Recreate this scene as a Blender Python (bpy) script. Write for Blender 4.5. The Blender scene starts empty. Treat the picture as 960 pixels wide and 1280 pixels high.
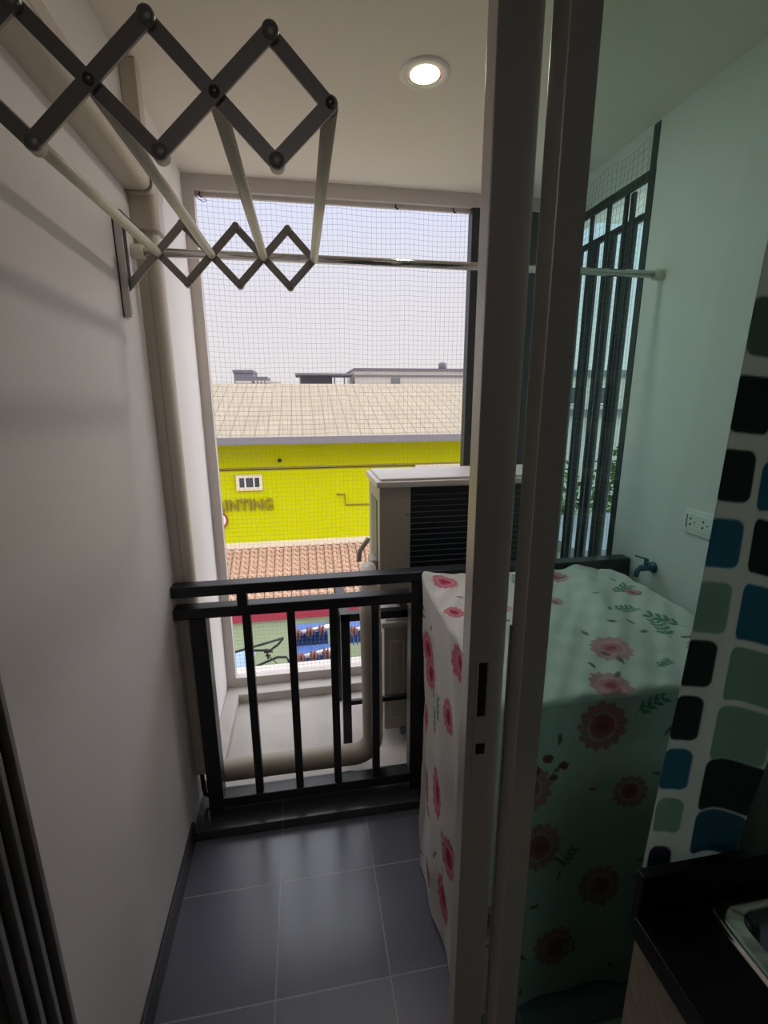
import bpy, bmesh, math, random
import numpy as np
from mathutils import Vector, Matrix
random.seed(7); rng = np.random.RandomState(7)
PI = math.pi
SC = bpy.context.scene
COL = SC.collection

# ------------------------------------------------------------------ camera
cam_d = bpy.data.cameras.new('camera'); cam = bpy.data.objects.new('camera', cam_d); COL.objects.link(cam)
CAM = Vector((0, 0, 1.5))
YAW, PITCH, ROLL, FPX = 0.168767, 0.238668, 0.003393, 587.2
_f = Vector((math.sin(YAW)*math.cos(PITCH), math.cos(YAW)*math.cos(PITCH), -math.sin(PITCH)))
_r = Vector((math.cos(YAW), -math.sin(YAW), 0)); _d = _f.cross(_r)
_r2 = math.cos(ROLL)*_r + math.sin(ROLL)*_d; _d2 = -math.sin(ROLL)*_r + math.cos(ROLL)*_d
cam.matrix_world = Matrix(((_r2.x, -_d2.x, -_f.x, CAM.x), (_r2.y, -_d2.y, -_f.y, CAM.y), (_r2.z, -_d2.z, -_f.z, CAM.z), (0, 0, 0, 1)))
cam_d.sensor_fit = 'VERTICAL'; cam_d.sensor_height = 24.0; cam_d.lens = 24.0*FPX/1280
cam_d.clip_start = 0.02; cam_d.clip_end = 500
SC.camera = cam

# ------------------------------------------------------------------ sky, sun, exposure
w = bpy.data.worlds.new('world'); SC.world = w; w.use_nodes = True
nt = w.node_tree; nt.nodes.clear()
wo = nt.nodes.new('ShaderNodeOutputWorld'); bg = nt.nodes.new('ShaderNodeBackground')
tc = nt.nodes.new('ShaderNodeTexCoord'); sx = nt.nodes.new('ShaderNodeSeparateXYZ'); cr = nt.nodes.new('ShaderNodeValToRGB')
nt.links.new(tc.outputs['Generated'], sx.inputs[0]); nt.links.new(sx.outputs['Z'], cr.inputs[0])
nt.links.new(cr.outputs[0], bg.inputs[0]); nt.links.new(bg.outputs[0], wo.inputs[0])
e = cr.color_ramp.elements
e[0].position = 0.0; e[0].color = (.75, .715, .715, 1)
e[1].position = 0.37; e[1].color = (.69, .735, .94, 1)
m_ = e.new(0.2); m_.color = (.74, .72, .775, 1)
m_ = e.new(0.52); m_.color = (2.3, 2.35, 2.5, 1)
m_ = e.new(1.0); m_.color = (2.9, 3.0, 3.2, 1)
# added boost: sky above and towards +X of the view brightens the balcony
mr = nt.nodes.new('ShaderNodeMapRange'); mr.interpolation_type = 'SMOOTHSTEP'
mr.inputs[1].default_value = .68; mr.inputs[2].default_value = .95; mr.inputs[3].default_value = 1.0; mr.inputs[4].default_value = 6.0
nt.links.new(sx.outputs['X'], mr.inputs[0]); nt.links.new(mr.outputs[0], bg.inputs[1])
rl_d = bpy.data.lights.new('room_fill', 'AREA'); rl_d.size = .7; rl_d.energy = 4.8; rl_d.color = (1, .97, .93)  # added fill light behind the camera, no lamp seen; lifts stiles and near wall
rlo = bpy.data.objects.new('room_fill', rl_d); COL.objects.link(rlo); rlo.location = (.0, -1.8, 2.5)
sun_d = bpy.data.lights.new('sun', 'SUN'); sun = bpy.data.objects.new('sun', sun_d); COL.objects.link(sun)
sun_d.energy = .8; sun_d.angle = math.radians(3); sun_d.color = (1, .95, .86)
sun.location = (0, -10, 30)
sun.rotation_euler = Vector((.25, 1.0, -.92)).to_track_quat('-Z', 'Y').to_euler()
vs = SC.view_settings
SC.display_settings.display_device = 'sRGB'
vs.view_transform = 'Standard'; vs.look = 'None'; vs.gamma = 1.0; vs.use_curve_mapping = False
vs.exposure = 0.12

# ------------------------------------------------------------------ materials
def lin(c):
    return tuple(((x/255)/12.92 if x/255 <= .04045 else ((x/255+.055)/1.055)**2.4) for x in c) + (1,)
def mat(name, rgb=None, rough=.6, metal=0, noise=None, bump=None, linear=None, spec=None, trans=None):
    """noise=(scale, amount)  bump=(scale, strength)"""
    m = bpy.data.materials.new(name); m.use_nodes = True; t = m.node_tree
    b = t.nodes['Principled BSDF']
    c = linear if linear else lin(rgb)
    if len(c) == 3: c = tuple(c)+(1,)
    b.inputs['Base Color'].default_value = c
    b.inputs['Roughness'].default_value = rough; b.inputs['Metallic'].default_value = metal
    if spec is not None: b.inputs['Specular IOR Level'].default_value = spec
    co = None
    if noise or bump:
        co = t.nodes.new('ShaderNodeTexCoord')
    if noise:
        n = t.nodes.new('ShaderNodeTexNoise'); n.inputs['Scale'].default_value = noise[0]; n.inputs['Detail'].default_value = 6
        t.links.new(co.outputs['Object'], n.inputs['Vector'])
        r = t.nodes.new('ShaderNodeMapRange'); r.inputs[3].default_value = 1-noise[1]; r.inputs[4].default_value = 1+noise[1]
        t.links.new(n.outputs['Fac'], r.inputs[0])
        mx = t.nodes.new('ShaderNodeMix'); mx.data_type = 'RGBA'; mx.blend_type = 'MULTIPLY'; mx.inputs[0].default_value = 1
        mx.inputs[6].default_value = c; t.links.new(r.outputs[0], mx.inputs[7]); t.links.new(mx.outputs[2], b.inputs['Base Color'])
    if bump:
        n = t.nodes.new('ShaderNodeTexNoise'); n.inputs['Scale'].default_value = bump[0]; n.inputs['Detail'].default_value = 5
        t.links.new(co.outputs['Object'], n.inputs['Vector'])
        bp = t.nodes.new('ShaderNodeBump'); bp.inputs['Strength'].default_value = bump[1]; bp.inputs['Distance'].default_value = .002
        t.links.new(n.outputs['Fac'], bp.inputs['Height']); t.links.new(bp.outputs[0], b.inputs['Normal'])
    return m
def grid_mat(name, base, line, sx_, sy_, lw, ox=0, oy=0, rough=.3, axes='XY', bumpd=.001, noise=(3, .1), spec=None, offset=0.0):
    """tiles with joints laid out in metres from object coordinates"""
    m = bpy.data.materials.new(name); m.use_nodes = True; t = m.node_tree; b = t.nodes['Principled BSDF']
    co = t.nodes.new('ShaderNodeTexCoord'); sp = t.nodes.new('ShaderNodeSeparateXYZ'); cb = t.nodes.new('ShaderNodeCombineXYZ')
    t.links.new(co.outputs['Object'], sp.inputs[0])
    a1 = t.nodes.new('ShaderNodeMath'); a1.operation = 'ADD'; a1.inputs[1].default_value = -ox
    a2 = t.nodes.new('ShaderNodeMath'); a2.operation = 'ADD'; a2.inputs[1].default_value = -oy
    t.links.new(sp.outputs[axes[0]], a1.inputs[0]); t.links.new(sp.outputs[axes[1]], a2.inputs[0])
    t.links.new(a1.outputs[0], cb.inputs[0]); t.links.new(a2.outputs[0], cb.inputs[1])
    br = t.nodes.new('ShaderNodeTexBrick'); br.offset = offset; br.squash = 1
    br.inputs['Scale'].default_value = 1; br.inputs['Brick Width'].default_value = sx_; br.inputs['Row Height'].default_value = sy_
    br.inputs['Mortar Size'].default_value = lw; br.inputs['Mortar Smooth'].default_value = .1; br.inputs['Bias'].default_value = 0
    c = lin(base); br.inputs['Color1'].default_value = c; br.inputs['Color2'].default_value = tuple(x*1.12 for x in c[:3])+(1,)
    br.inputs['Mortar'].default_value = lin(line)
    t.links.new(cb.outputs[0], br.inputs['Vector'])
    n = t.nodes.new('ShaderNodeTexNoise'); n.inputs['Scale'].default_value = noise[0]; n.inputs['Detail'].default_value = 6
    t.links.new(co.outputs['Object'], n.inputs['Vector'])
    r = t.nodes.new('ShaderNodeMapRange'); r.inputs[3].default_value = 1-noise[1]; r.inputs[4].default_value = 1+noise[1]
    t.links.new(n.outputs['Fac'], r.inputs[0])
    mx = t.nodes.new('ShaderNodeMix'); mx.data_type = 'RGBA'; mx.blend_type = 'MULTIPLY'; mx.inputs[0].default_value = 1
    t.links.new(br.outputs['Color'], mx.inputs[6]); t.links.new(r.outputs[0], mx.inputs[7]); t.links.new(mx.outputs[2], b.inputs['Base Color'])
    bp = t.nodes.new('ShaderNodeBump'); bp.invert = True; bp.inputs['Strength'].default_value = .6; bp.inputs['Distance'].default_value = bumpd
    t.links.new(br.outputs['Fac'], bp.inputs['Height']); t.links.new(bp.outputs[0], b.inputs['Normal'])
    b.inputs['Roughness'].default_value = rough
    if spec is not None: b.inputs['Specular IOR Level'].default_value = spec
    return m
def glass_mat(name, tint, gloss=1.45):
    m = bpy.data.materials.new(name); m.use_nodes = True; t = m.node_tree; t.nodes.clear()
    o = t.nodes.new('ShaderNodeOutputMaterial'); tr = t.nodes.new('ShaderNodeBsdfTransparent'); gl = t.nodes.new('ShaderNodeBsdfGlossy')
    lw = t.nodes.new('ShaderNodeLayerWeight'); lw.inputs[0].default_value = .5
    pw = t.nodes.new('ShaderNodeMath'); pw.operation = 'POWER'; pw.inputs[1].default_value = 5
    fr = t.nodes.new('ShaderNodeMath'); fr.operation = 'MULTIPLY_ADD'; fr.inputs[1].default_value = .8; fr.inputs[2].default_value = .03; mx = t.nodes.new('ShaderNodeMixShader')
    t.links.new(lw.outputs['Facing'], pw.inputs[0]); t.links.new(pw.outputs[0], fr.inputs[0])
    tr.inputs[0].default_value = tint+(1,); gl.inputs['Roughness'].default_value = .01; gl.inputs[0].default_value = (.9, 1, .95, 1)
    t.links.new(fr.outputs[0], mx.inputs[0]); t.links.new(tr.outputs[0], mx.inputs[1]); t.links.new(gl.outputs[0], mx.inputs[2])
    t.links.new(mx.outputs[0], o.inputs[0]); return m
def cloth_mat(name, translucency, rough=.8, bump_scale=400):
    m = bpy.data.materials.new(name); m.use_nodes = True; t = m.node_tree; t.nodes.clear()
    o = t.nodes.new('ShaderNodeOutputMaterial'); d = t.nodes.new('ShaderNodeBsdfDiffuse'); tl = t.nodes.new('ShaderNodeBsdfTranslucent')
    mx = t.nodes.new('ShaderNodeMixShader'); mx.inputs[0].default_value = translucency
    at = t.nodes.new('ShaderNodeAttribute'); at.attribute_name = 'pattern'
    t.links.new(at.outputs['Color'], d.inputs[0]); t.links.new(at.outputs['Color'], tl.inputs[0])
    t.links.new(d.outputs[0], mx.inputs[1]); t.links.new(tl.outputs[0], mx.inputs[2]); t.links.new(mx.outputs[0], o.inputs[0])
    co = t.nodes.new('ShaderNodeTexCoord'); n = t.nodes.new('ShaderNodeTexWave'); n.inputs['Scale'].default_value = 60; n.inputs['Distortion'].default_value = 2
    n.bands_direction = 'Z'
    t.links.new(co.outputs['Object'], n.inputs['Vector'])
    bp = t.nodes.new('ShaderNodeBump'); bp.inputs['Strength'].default_value = .12; bp.inputs['Distance'].default_value = .002
    t.links.new(n.outputs['Fac'], bp.inputs['Height']); t.links.new(bp.outputs[0], d.inputs['Normal'])
    return m

M = dict(
    wall=mat('white_wall_paint', (232, 227, 224), .55, noise=(1.5, .03), bump=(90, .15)),
    ceil=mat('ceiling_paint', (236, 226, 212), .7, noise=(1, .03)),
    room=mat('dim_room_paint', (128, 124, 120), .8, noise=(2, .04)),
    tile=grid_mat('dark_floor_tiles', (98, 100, 113), (140, 140, 146), .3, .307, .0022, -.131-3.0, .909-3.07, rough=.27, noise=(5, .12), spec=.6),
    skirt=mat('dark_skirting_tile', (50, 50, 56), .35, noise=(6, .1)),
    kerb=grid_mat('kerb_tiles', (60, 60, 64), (90, 90, 92), .6, 2.0, .002, -.13, -.5, rough=.2, spec=.6),
    conc=mat('ledge_concrete', (192, 186, 180), .85, noise=(7, .2), bump=(40, .4)),
    frame=mat('window_surround_paint', (205, 196, 190), .6, noise=(4, .05)),
    blacksteel=mat('black_painted_steel', (30, 29, 33), .38, noise=(20, .15), spec=.5),
    slat=mat('dark_louver_aluminium', (42, 46, 50), .4, noise=(15, .1)),
    alu=mat('grey_anodised_aluminium', (196, 191, 186), .38, metal=.4, noise=(30, .05)),
    alu_l=mat('brushed_aluminium', (190, 188, 184), .3, metal=.9, noise=(30, .05)),
    glass=glass_mat('green_tinted_glass', (.86, .963, .948)),
    pane=mat('window_pane_dark', (60, 66, 72), .15),
    chrome=mat('chrome', (215, 215, 215), .12, metal=1, noise=(10, .03)),
    arm=mat('grey_scissor_steel', (158, 152, 150), .4, metal=.4, noise=(40, .06)),
    pin=mat('scissor_rivet_steel', (120, 116, 116), .3, metal=.7, noise=(60, .05)),
    rod=mat('white_plastic_rod', (232, 226, 208), .35, noise=(12, .03)),
    duct=mat('cream_pvc_trunking', (205, 194, 180), .4, noise=(8, .03)),
    pipe=mat('beige_wrapped_pipe', (176, 166, 150), .6, noise=(14, .08), bump=(60, .4)),
    accase=mat('beige_painted_sheet_metal', (172, 164, 152), .45, noise=(9, .04)),
    aclid=mat('pale_grey_lid', (206, 198, 194), .4, noise=(9, .05)),
    coil=mat('dark_coil_fins', (16, 22, 28), .5, noise=(50, .2)),
    wire=mat('coil_guard_wire', (84, 98, 108), .4, noise=(20, .1)),
    dark=mat('dark_recess', (14, 14, 15), .7, noise=(20, .1)),
    plate=mat('white_socket_plastic', (236, 236, 230), .3, noise=(10, .02)),
    tap=mat('blue_tap_metal', (40, 96, 120), .25, metal=.4, noise=(30, .1)),
    counter=mat('black_countertop', (9, 9, 10), .35, noise=(60, .3), spec=.3),
    cabinet=mat('beige_speckled_panel', (176, 160, 140), .7, noise=(90, .3)),
    steel=mat('stainless_sink', (150, 155, 160), .22, metal=1, noise=(20, .05)),
    net=mat('fine_net_thread', (120, 118, 122), .6, noise=(20, .1)),
    lamp_ring=mat('white_lamp_trim', (240, 236, 228), .4, noise=(10, .02)),
    green=mat('lime_green_render', (180, 180, 1), .95, spec=.1, noise=(.8, .06), bump=(30, .2)),
    pgreen=mat('pale_green_render', (140, 154, 122), .8, noise=(1.2, .08)),
    red=mat('red_fascia', (140, 28, 52), .5, noise=(3, .08)),
    grey=mat('grey_gutter', (112, 107, 112), .5, noise=(3, .06)),
    cream=mat('cream_window_frame', (205, 192, 170), .5, noise=(5, .03)),
    gold=mat('olive_gold_letters', (128, 110, 24), .5, noise=(5, .08)),
    cable=mat('black_rubber_cable', (18, 17, 18), .6, noise=(20, .1)),
    brown=mat('brown_glazed_porcelain', (112, 68, 60), .25, noise=(14, .1)),
    porc=mat('white_porcelain', (220, 215, 210), .3, noise=(10, .04)),
    blue=mat('blue_painted_metal', (44, 84, 150), .45, noise=(6, .12)),
    pblue=mat('pale_blue_sheet', (125, 150, 172), .5, noise=(4, .08)),
    pinkb=mat('faded_pink_plastic', (205, 150, 150), .6, noise=(5, .08)),
    farw=mat('far_white_concrete', (168, 160, 154), .8, noise=(.5, .12)),
    farg=mat('far_grey_concrete', (98, 94, 102), .8, noise=(.5, .1)),
    fard=mat('far_dark_glazing', (88, 86, 98), .6, noise=(.5, .1)),
    ground=mat('ground_asphalt', (160, 156, 148), .9, noise=(.4, .15)),
    leaf=mat('leaf_green', (96, 112, 58), .7, noise=(2, .3)),
    bark=mat('brown_bark', (96, 78, 60), .9, noise=(8, .3)),
)
M['beige_roof'] = grid_mat('beige_roof_tiles', (132, 120, 102), (116, 104, 88), .33, .42, .02, rough=.8, bumpd=.02, noise=(.6, .07), offset=.0)
# terracotta with per-tile tone; dark row joints paint in shade under tile steps
M['terra'] = grid_mat('terracotta_roof_tiles', (168, 134, 110), (84, 62, 50), .24, 2.38/13, .010, oy=-2.38, rough=.75, bumpd=.002, noise=(1.2, .16))
def emit_mat(name, rgb, st):
    m = bpy.data.materials.new(name); m.use_nodes = True; t = m.node_tree; t.nodes.clear()
    o = t.nodes.new('ShaderNodeOutputMaterial'); em = t.nodes.new('ShaderNodeEmission'); em.inputs[0].default_value = rgb+(1,); em.inputs[1].default_value = st
    t.links.new(em.outputs[0], o.inputs[0]); return m
M['bulb'] = emit_mat('lamp_glow', (1, .86, .55), 5.0)

# ------------------------------------------------------------------ helpers
def tag(o, label=None, cat=None, group=None, kind=None):
    if label: o['label'] = label
    if cat: o['category'] = cat
    if group: o['group'] = group
    if kind: o['kind'] = kind
    return o
def empty(name, loc=(0, 0, 0), rotz=0, label=None, cat=None, group=None):
    o = bpy.data.objects.new(name, None); COL.objects.link(o); o.location = loc; o.rotation_euler = (0, 0, rotz); o.empty_display_size = .05
    return tag(o, label, cat, group)
class B:
    """collects shapes; o = thing origin subtracted from world coordinates"""
    def __init__(s, o=(0, 0, 0)): s.bm = bmesh.new(); s.o = Vector(o)
    def box(s, x0, x1, y0, y1, z0, z1, bev=0):
        r = bmesh.ops.create_cube(s.bm, size=1)['verts']
        c = Vector(((x0+x1)/2, (y0+y1)/2, (z0+z1)/2)); d = Vector((abs(x1-x0), abs(y1-y0), abs(z1-z0)))
        for v in r: v.co = Vector((v.co.x*d.x, v.co.y*d.y, v.co.z*d.z))+c-s.o
        if bev:
            ed = list({e for v in r for e in v.link_edges})
            bmesh.ops.bevel(s.bm, geom=ed, offset=min(bev, min(d)*.45), segments=2, profile=.6, affect='EDGES')
        return s
    def tube(s, pts, r, seg=12, cap=True, r2=None):
        pts = [Vector(p)-s.o for p in pts]; rings = []
        n = len(pts); up = None
        for i, p in enumerate(pts):
            t = (pts[min(i+1, n-1)]-pts[max(i-1, 0)]).normalized()
            if up is None:
                a = Vector((0, 0, 1)) if abs(t.z) < .9 else Vector((1, 0, 0)); up = (a-t*a.dot(t)).normalized()
            else: up = (up-t*up.dot(t)).normalized()
            sd = t.cross(up)
            rr = r if r2 is None else r+(r2-r)*i/(n-1)
            rings.append([s.bm.verts.new(p+(up*math.cos(2*PI*k/seg)+sd*math.sin(2*PI*k/seg))*rr) for k in range(seg)])
        for a, b in zip(rings, rings[1:]):
            for k in range(seg): f = s.bm.faces.new((a[k], a[(k+1) % seg], b[(k+1) % seg], b[k])); f.smooth = seg > 5
        if cap:
            s.bm.faces.new(list(reversed(rings[0]))); s.bm.faces.new(rings[-1])
        return s
    def lathe(s, prof, c, axis='Z', seg=28, close=False):
        c = Vector(c)-s.o; rings = []
        for r, h in prof:
            ring = []
            for k in range(seg):
                a = 2*PI*k/seg; u, v = r*math.cos(a), r*math.sin(a)
                p = {'Z': (u, v, h), 'Y': (u, h, v), 'X': (h, u, v)}[axis]
                ring.append(s.bm.verts.new(c+Vector(p)))
            rings.append(ring)
        for a, b in zip(rings, rings[1:]):
            for k in range(seg): f = s.bm.faces.new((a[k], a[(k+1) % seg], b[(k+1) % seg], b[k])); f.smooth = True
        for rg in (rings[0], rings[-1]):
            if not close: s.bm.faces.new(rg)
        return s
    def prism(s, poly, axis, a, b):
        """poly in the two other axes, extruded from a to b along axis"""
        def P(u, v, h): return Vector({'X': (h, u, v), 'Y': (u, h, v), 'Z': (u, v, h)}[axis])-s.o
        lo = [s.bm.verts.new(P(u, v, a)) for u, v in poly]; hi = [s.bm.verts.new(P(u, v, b)) for u, v in poly]
        n = len(poly); s.bm.faces.new(lo); s.bm.faces.new(list(reversed(hi)))
        for i in range(n): s.bm.faces.new((lo[i], hi[i], hi[(i+1) % n], lo[(i+1) % n]))
        return s
    def frame(s, x0, x1, z0, z1, y0, y1, wd, axis='Y'):
        """rectangular frame (ring) in the xz plane"""
        s.box(x0, x1, y0, y1, z1-wd, z1); s.box(x0, x1, y0, y1, z0, z0+wd)
        s.box(x0, x0+wd, y0, y1, z0+wd, z1-wd); s.box(x1-wd, x1, y0, y1, z0+wd, z1-wd); return s
    def bar(s, p, q, wd, th, yaxis=Vector((0, 1, 0))):
        """flat bar from p to q, width wd in the plane normal to yaxis, thickness th"""
        p = Vector(p)-s.o; q = Vector(q)-s.o; t = (q-p).normalized(); n = t.cross(yaxis).normalized(); k = 8
        out = []
        for cpt, base in ((q, 0), (p, PI)):
            for i in range(k+1):
                a = base-PI/2+PI*i/k
                out.append(cpt+t*math.cos(a)*wd/2+n*math.sin(a)*wd/2)
        lo = [s.bm.verts.new(v-yaxis*th/2) for v in out]; hi = [s.bm.verts.new(v+yaxis*th/2) for v in out]
        m = len(out); s.bm.faces.new(lo); s.bm.faces.new(list(reversed(hi)))
        for i in range(m): s.bm.faces.new((lo[i], hi[i], hi[(i+1) % m], lo[(i+1) % m]))
        return s
    def build(s, name, m, parent=None, **kw):
        bmesh.ops.recalc_face_normals(s.bm, faces=s.bm.faces)
        me = bpy.data.meshes.new(name); s.bm.to_mesh(me); s.bm.free(); me.materials.append(m)
        o = bpy.data.objects.new(name, me); COL.objects.link(o)
        if parent: o.parent = parent
        else: o.location = s.o
        return tag(o, **kw)
def struct(name, b, m, parent=None):
    o = b.build(name, m, parent)
    if not parent: o['kind'] = 'structure'
    return o
def copy_tree(o, parent=None):
    c = o.copy(); COL.objects.link(c); c.parent = parent
    for ch in list(o.children): copy_tree(ch, c)
    return c

XL, XR, ZC = -.435, 1.18, 2.37
# ------------------------------------------------------------------ balcony shell
struct('floor', B().box(-.62, 1.38, .55, 1.41, -.12, 0), M['tile'])
struct('floor_ledge', B().box(-.62, 1.30, 1.60, 2.27, -.2, .012), M['conc'])
struct('ceiling', B().box(-.62, 1.38, .55, 2.34, ZC, ZC+.15), M['ceil'])
struct('wall_left', B().box(-.62, XL, .635, 2.27, -.1, ZC), M['wall'])
struct('wall_right', B().box(XR, 1.38, .55, 1.585, -.1, ZC), M['wall'])
struct('baseboard_left', B().box(XL-.001, XL+.009, .64, 1.415, 0, .08, .002), M['skirt'])
# tiled kerb under the railing
struct('trim_kerb', B().box(XL, XR, 1.41, 1.60, -.1, .036, .003), M['kerb'])
# raised border round the ledge
b = B(); b.box(XL, 1.16, 2.155, 2.23, .0, .06, .006); b.box(XL, -.372, 1.62, 2.16, .0, .06, .006)
struct('trim_ledge_border', b, M['conc'])
# window surround: outer ring + stepped reveal
b = B(); b.box(XL, 1.17, 2.23, 2.27, 2.315, ZC); b.box(XL, -.391, 2.23, 2.27, .108, 2.315); b.box(XL, 1.17, 2.23, 2.27, -.05, .108)
b.box(-.391, 1.17, 2.255, 2.27, 2.300, 2.315)
b.box(-.60, 1.30, 2.271, 2.40, -.2, .066)
struct('window_1', b, M['frame'])
# lintel over the louvres, outside walls of the block (daylight screens)
struct('wall_lintel', B().box(XR, 1.30, 1.585, 2.33, 2.235, ZC), M['wall'])
struct('trim_overhang', B().box(1.385, 4.2, .6, 2.70, 2.45, 2.52), M['wall'])
struct('wall_facade', B().box(-2.6, 3.2, -2.8, 2.34, ZC+.15, 6.5), M['wall'])
struct('wall_outer_left', B().box(-2.6, -.62, .55, 2.27, -4, ZC+.15), M['wall'])
struct('wall_base', B().box(-2.6, 3.2, -2.8, 2.27, -9, -.2), M['wall'])
# the dim room behind the camera
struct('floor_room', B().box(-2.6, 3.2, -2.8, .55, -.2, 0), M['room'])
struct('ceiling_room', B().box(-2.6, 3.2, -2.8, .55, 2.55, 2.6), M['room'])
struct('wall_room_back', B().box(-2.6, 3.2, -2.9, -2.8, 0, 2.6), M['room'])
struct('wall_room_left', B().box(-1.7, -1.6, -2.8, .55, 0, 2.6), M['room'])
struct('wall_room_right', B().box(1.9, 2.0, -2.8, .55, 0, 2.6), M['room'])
struct('wall_door_left', B().box(-1.7, XL-.002, .45, .634, 0, 2.6), M['wall'])
struct('wall_door_head', B().box(XL, 1.38, .56, .70, 2.25, 2.55), M['wall'])
struct('wall_door_right', B().box(1.18, 2.0, .45, .70, 0, 2.55), M['wall'])

# ------------------------------------------------------------------ sliding door
jf = empty('door_1', (XL, .60, 0)); jf['kind'] = 'structure'
O = (XL, .60, 0)
b = B(O)
b.box(XL, XL+.022, .50, .633, 0, 2.25)
struct('door_jamb', b, M['slat'], jf)
b = B(O)
for y in (.615, .585, .555, .525): b.box(XL+.022, XL+.035, y-.004, y+.004, 0, 2.25, .001)
struct('track_ridge', b, M['alu_l'], jf)
struct('door_head', B(O).box(XL, 1.18, .52, .70, 2.20, 2.25), M['alu'], jf)
b = B(O).box(XL+.03, 1.18, .56, .70, -.01, .018); 
for y in (.615, .668): b.box(XL+.03, 1.18, y-.003, y+.003, .018, .03)
struct('bottom_track', b, M['alu'], jf)
# rear sliding leaf (with the lock) and front fixed leaf
def leaf(name, x0, xs, x1, y0, y1, slot=False):
    o = empty(name, (x0, y0, .03)); o['kind'] = 'structure'; OO = (x0, y0, .03)
    bb = B(OO).box(x0, xs, y0, y1, .03, 2.2, .0015)
    struct('door_stile', bb, M['alu'], o)
    bb = B(OO).box(xs-.004, x1, y0+.004, y1-.004, .03, .10, .0015).box(xs-.004, x1, y0+.004, y1-.004, 2.13, 2.2, .0015).box(x1-.05, x1, y0, y1, .03, 2.2, .0015)
    struct('door_rail', bb, M['alu'], o)
    ym = (y0+y1)/2
    struct('glass_pane', B(OO).box(xs-.003, x1-.04, ym-.003, ym+.003, .09, 2.14), M['glass'], o)
    return o
dr = leaf('door_2', .250, .3105, 1.12, .650, .684)
dl = leaf('door_3', .3145, .355, 1.18, .597, .640)
# light woolpile edge between the leaves
struct('edge_strip', B((.3145, .597, .03)).box(.3109, .3143, .636, .6395, .05, 1.15), M['alu_l'], dl)
O = (.250, .650, .03)
b = B(O); b.frame(.262, .286, .975, 1.085, .6465, .650, .004); b.box(.262, .266, .6465, .65, .84, .975)
struct('lock_plate', b, M['alu'], dr)
struct('finger_pull', B(O).box(.267, .281, .6485, .6505, .98, 1.08, .0005), M['dark'], dr)
b = B(O).box(.268, .284, .6475, .65, .905, .925, .001)
struct('lock_latch', b, M['dark'], dr)

# ------------------------------------------------------------------ ceiling downlight
ld = bpy.data.lights.new('downlight_lamp', 'AREA'); ld.shape = 'DISK'; ld.size = .08; ld.energy = 2.4; ld.color = (1, .90, .80)
lo = bpy.data.objects.new('downlight_lamp', ld); COL.objects.link(lo); lo.location = (0, 0, -.009)
dn = empty('recessed_downlight', (.375, 1.505, ZC), 0, 'round recessed ceiling downlight, switched on with a warm glow', 'ceiling light')
lo.parent = dn
O = (.375, 1.505, ZC)
B(O).lathe([(.050, -.001), (.050, -.006), (.066, -.006), (.071, -.002), (.071, 0)], O, close=True).build('lamp_trim', M['lamp_ring'], dn)
B(O).lathe([(.052, -.004), (.047, -.0036), (.040, -.0030)], O, close=True).build('reflector', M['chrome'], dn)
B(O).lathe([(.0, -.0045), (.041, -.004), (.043, -.001)], O, seg=28).build('lamp_diffuser', M['bulb'], dn)

# ------------------------------------------------------------------ trunking on the left wall
tr = empty('wall_trunking', (XL, 1.5, .2), 0, 'cream rounded pipe trunking running along and down the left wall', 'pipe cover')
O = (XL, 1.5, .2)
def dprof(w_, h_, n=6):   # rounded cover profile (depth off the wall, across)
    r = .022; pts = [(0, 0)]
    for i in range(n+1):
        a = -PI/2+PI/2*i/n; pts.append((w_-r+r*math.cos(a), r+r*math.sin(a)))
    for i in range(n+1):
        a = PI/2*i/n; pts.append((w_-r+r*math.cos(a), h_-r+r*math.sin(a)))
    pts.append((0, h_)); return pts
b = B(O); b.prism([(XL+u, 2.035+v) for u, v in dprof(.066, .078)], 'Y', .70, 1.50)
b.prism([(XL+u, 2.033+.039+v) for u, v in [(0, -.006), (.067, -.006), (.067, -.004), (0, -.004)]], 'Y', .70, 1.50)
b.build('horizontal_cover', M['duct'], tr)
b = B(O); b.prism([(XL+u, 2.030+v) for u, v in dprof(.071, .088)], 'Y', 1.497, 1.60)
b.prism([(XL+u, 1.515+v) for u, v in dprof(.071, .085)], 'Z', 1.95, 2.05)
b.build('elbow_cover', M['duct'], tr)
b = B(O); b.prism([(XL+u, 2.0345+v) for u, v in dprof(.0675, .079)], 'Y', 1.4955, 1.4985); b.build('joint_seam', M['dark'], tr)
B(O).box(XL+.028, XL+.031, 1.5275, 1.530, .27, 1.945).build('cover_groove', M['accase'], tr)
b = B(O); b.prism([(XL+u, 1.529+v) for u, v in dprof(.060, .062)], 'Z', .26, 1.955)
b.build('vertical_cover', M['duct'], tr)
b = B(O); b.prism([(XL+u, 1.5265+v) for u, v in dprof(.066, .07)], 'Z', .17, .27); b.build('end_cover', M['duct'], tr)
B(O).tube([(-.418, 1.54, .2), (-.418, 1.54, .10), (-.415, 1.54, .075), (-.395, 1.54, .058), (-.35, 1.54, .055)], .008).build('drain_hose', M['cable'], tr, label='short black drain hose')
b = B((XL, 1.58, 2.1)); b.box(XL, XL+.042, 1.565, 1.61, 2.11, ZC, .003)
tag(b.build('conduit_riser', M['duct']), 'small square cream conduit rising to the ceiling behind the trunking', 'conduit')

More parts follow.
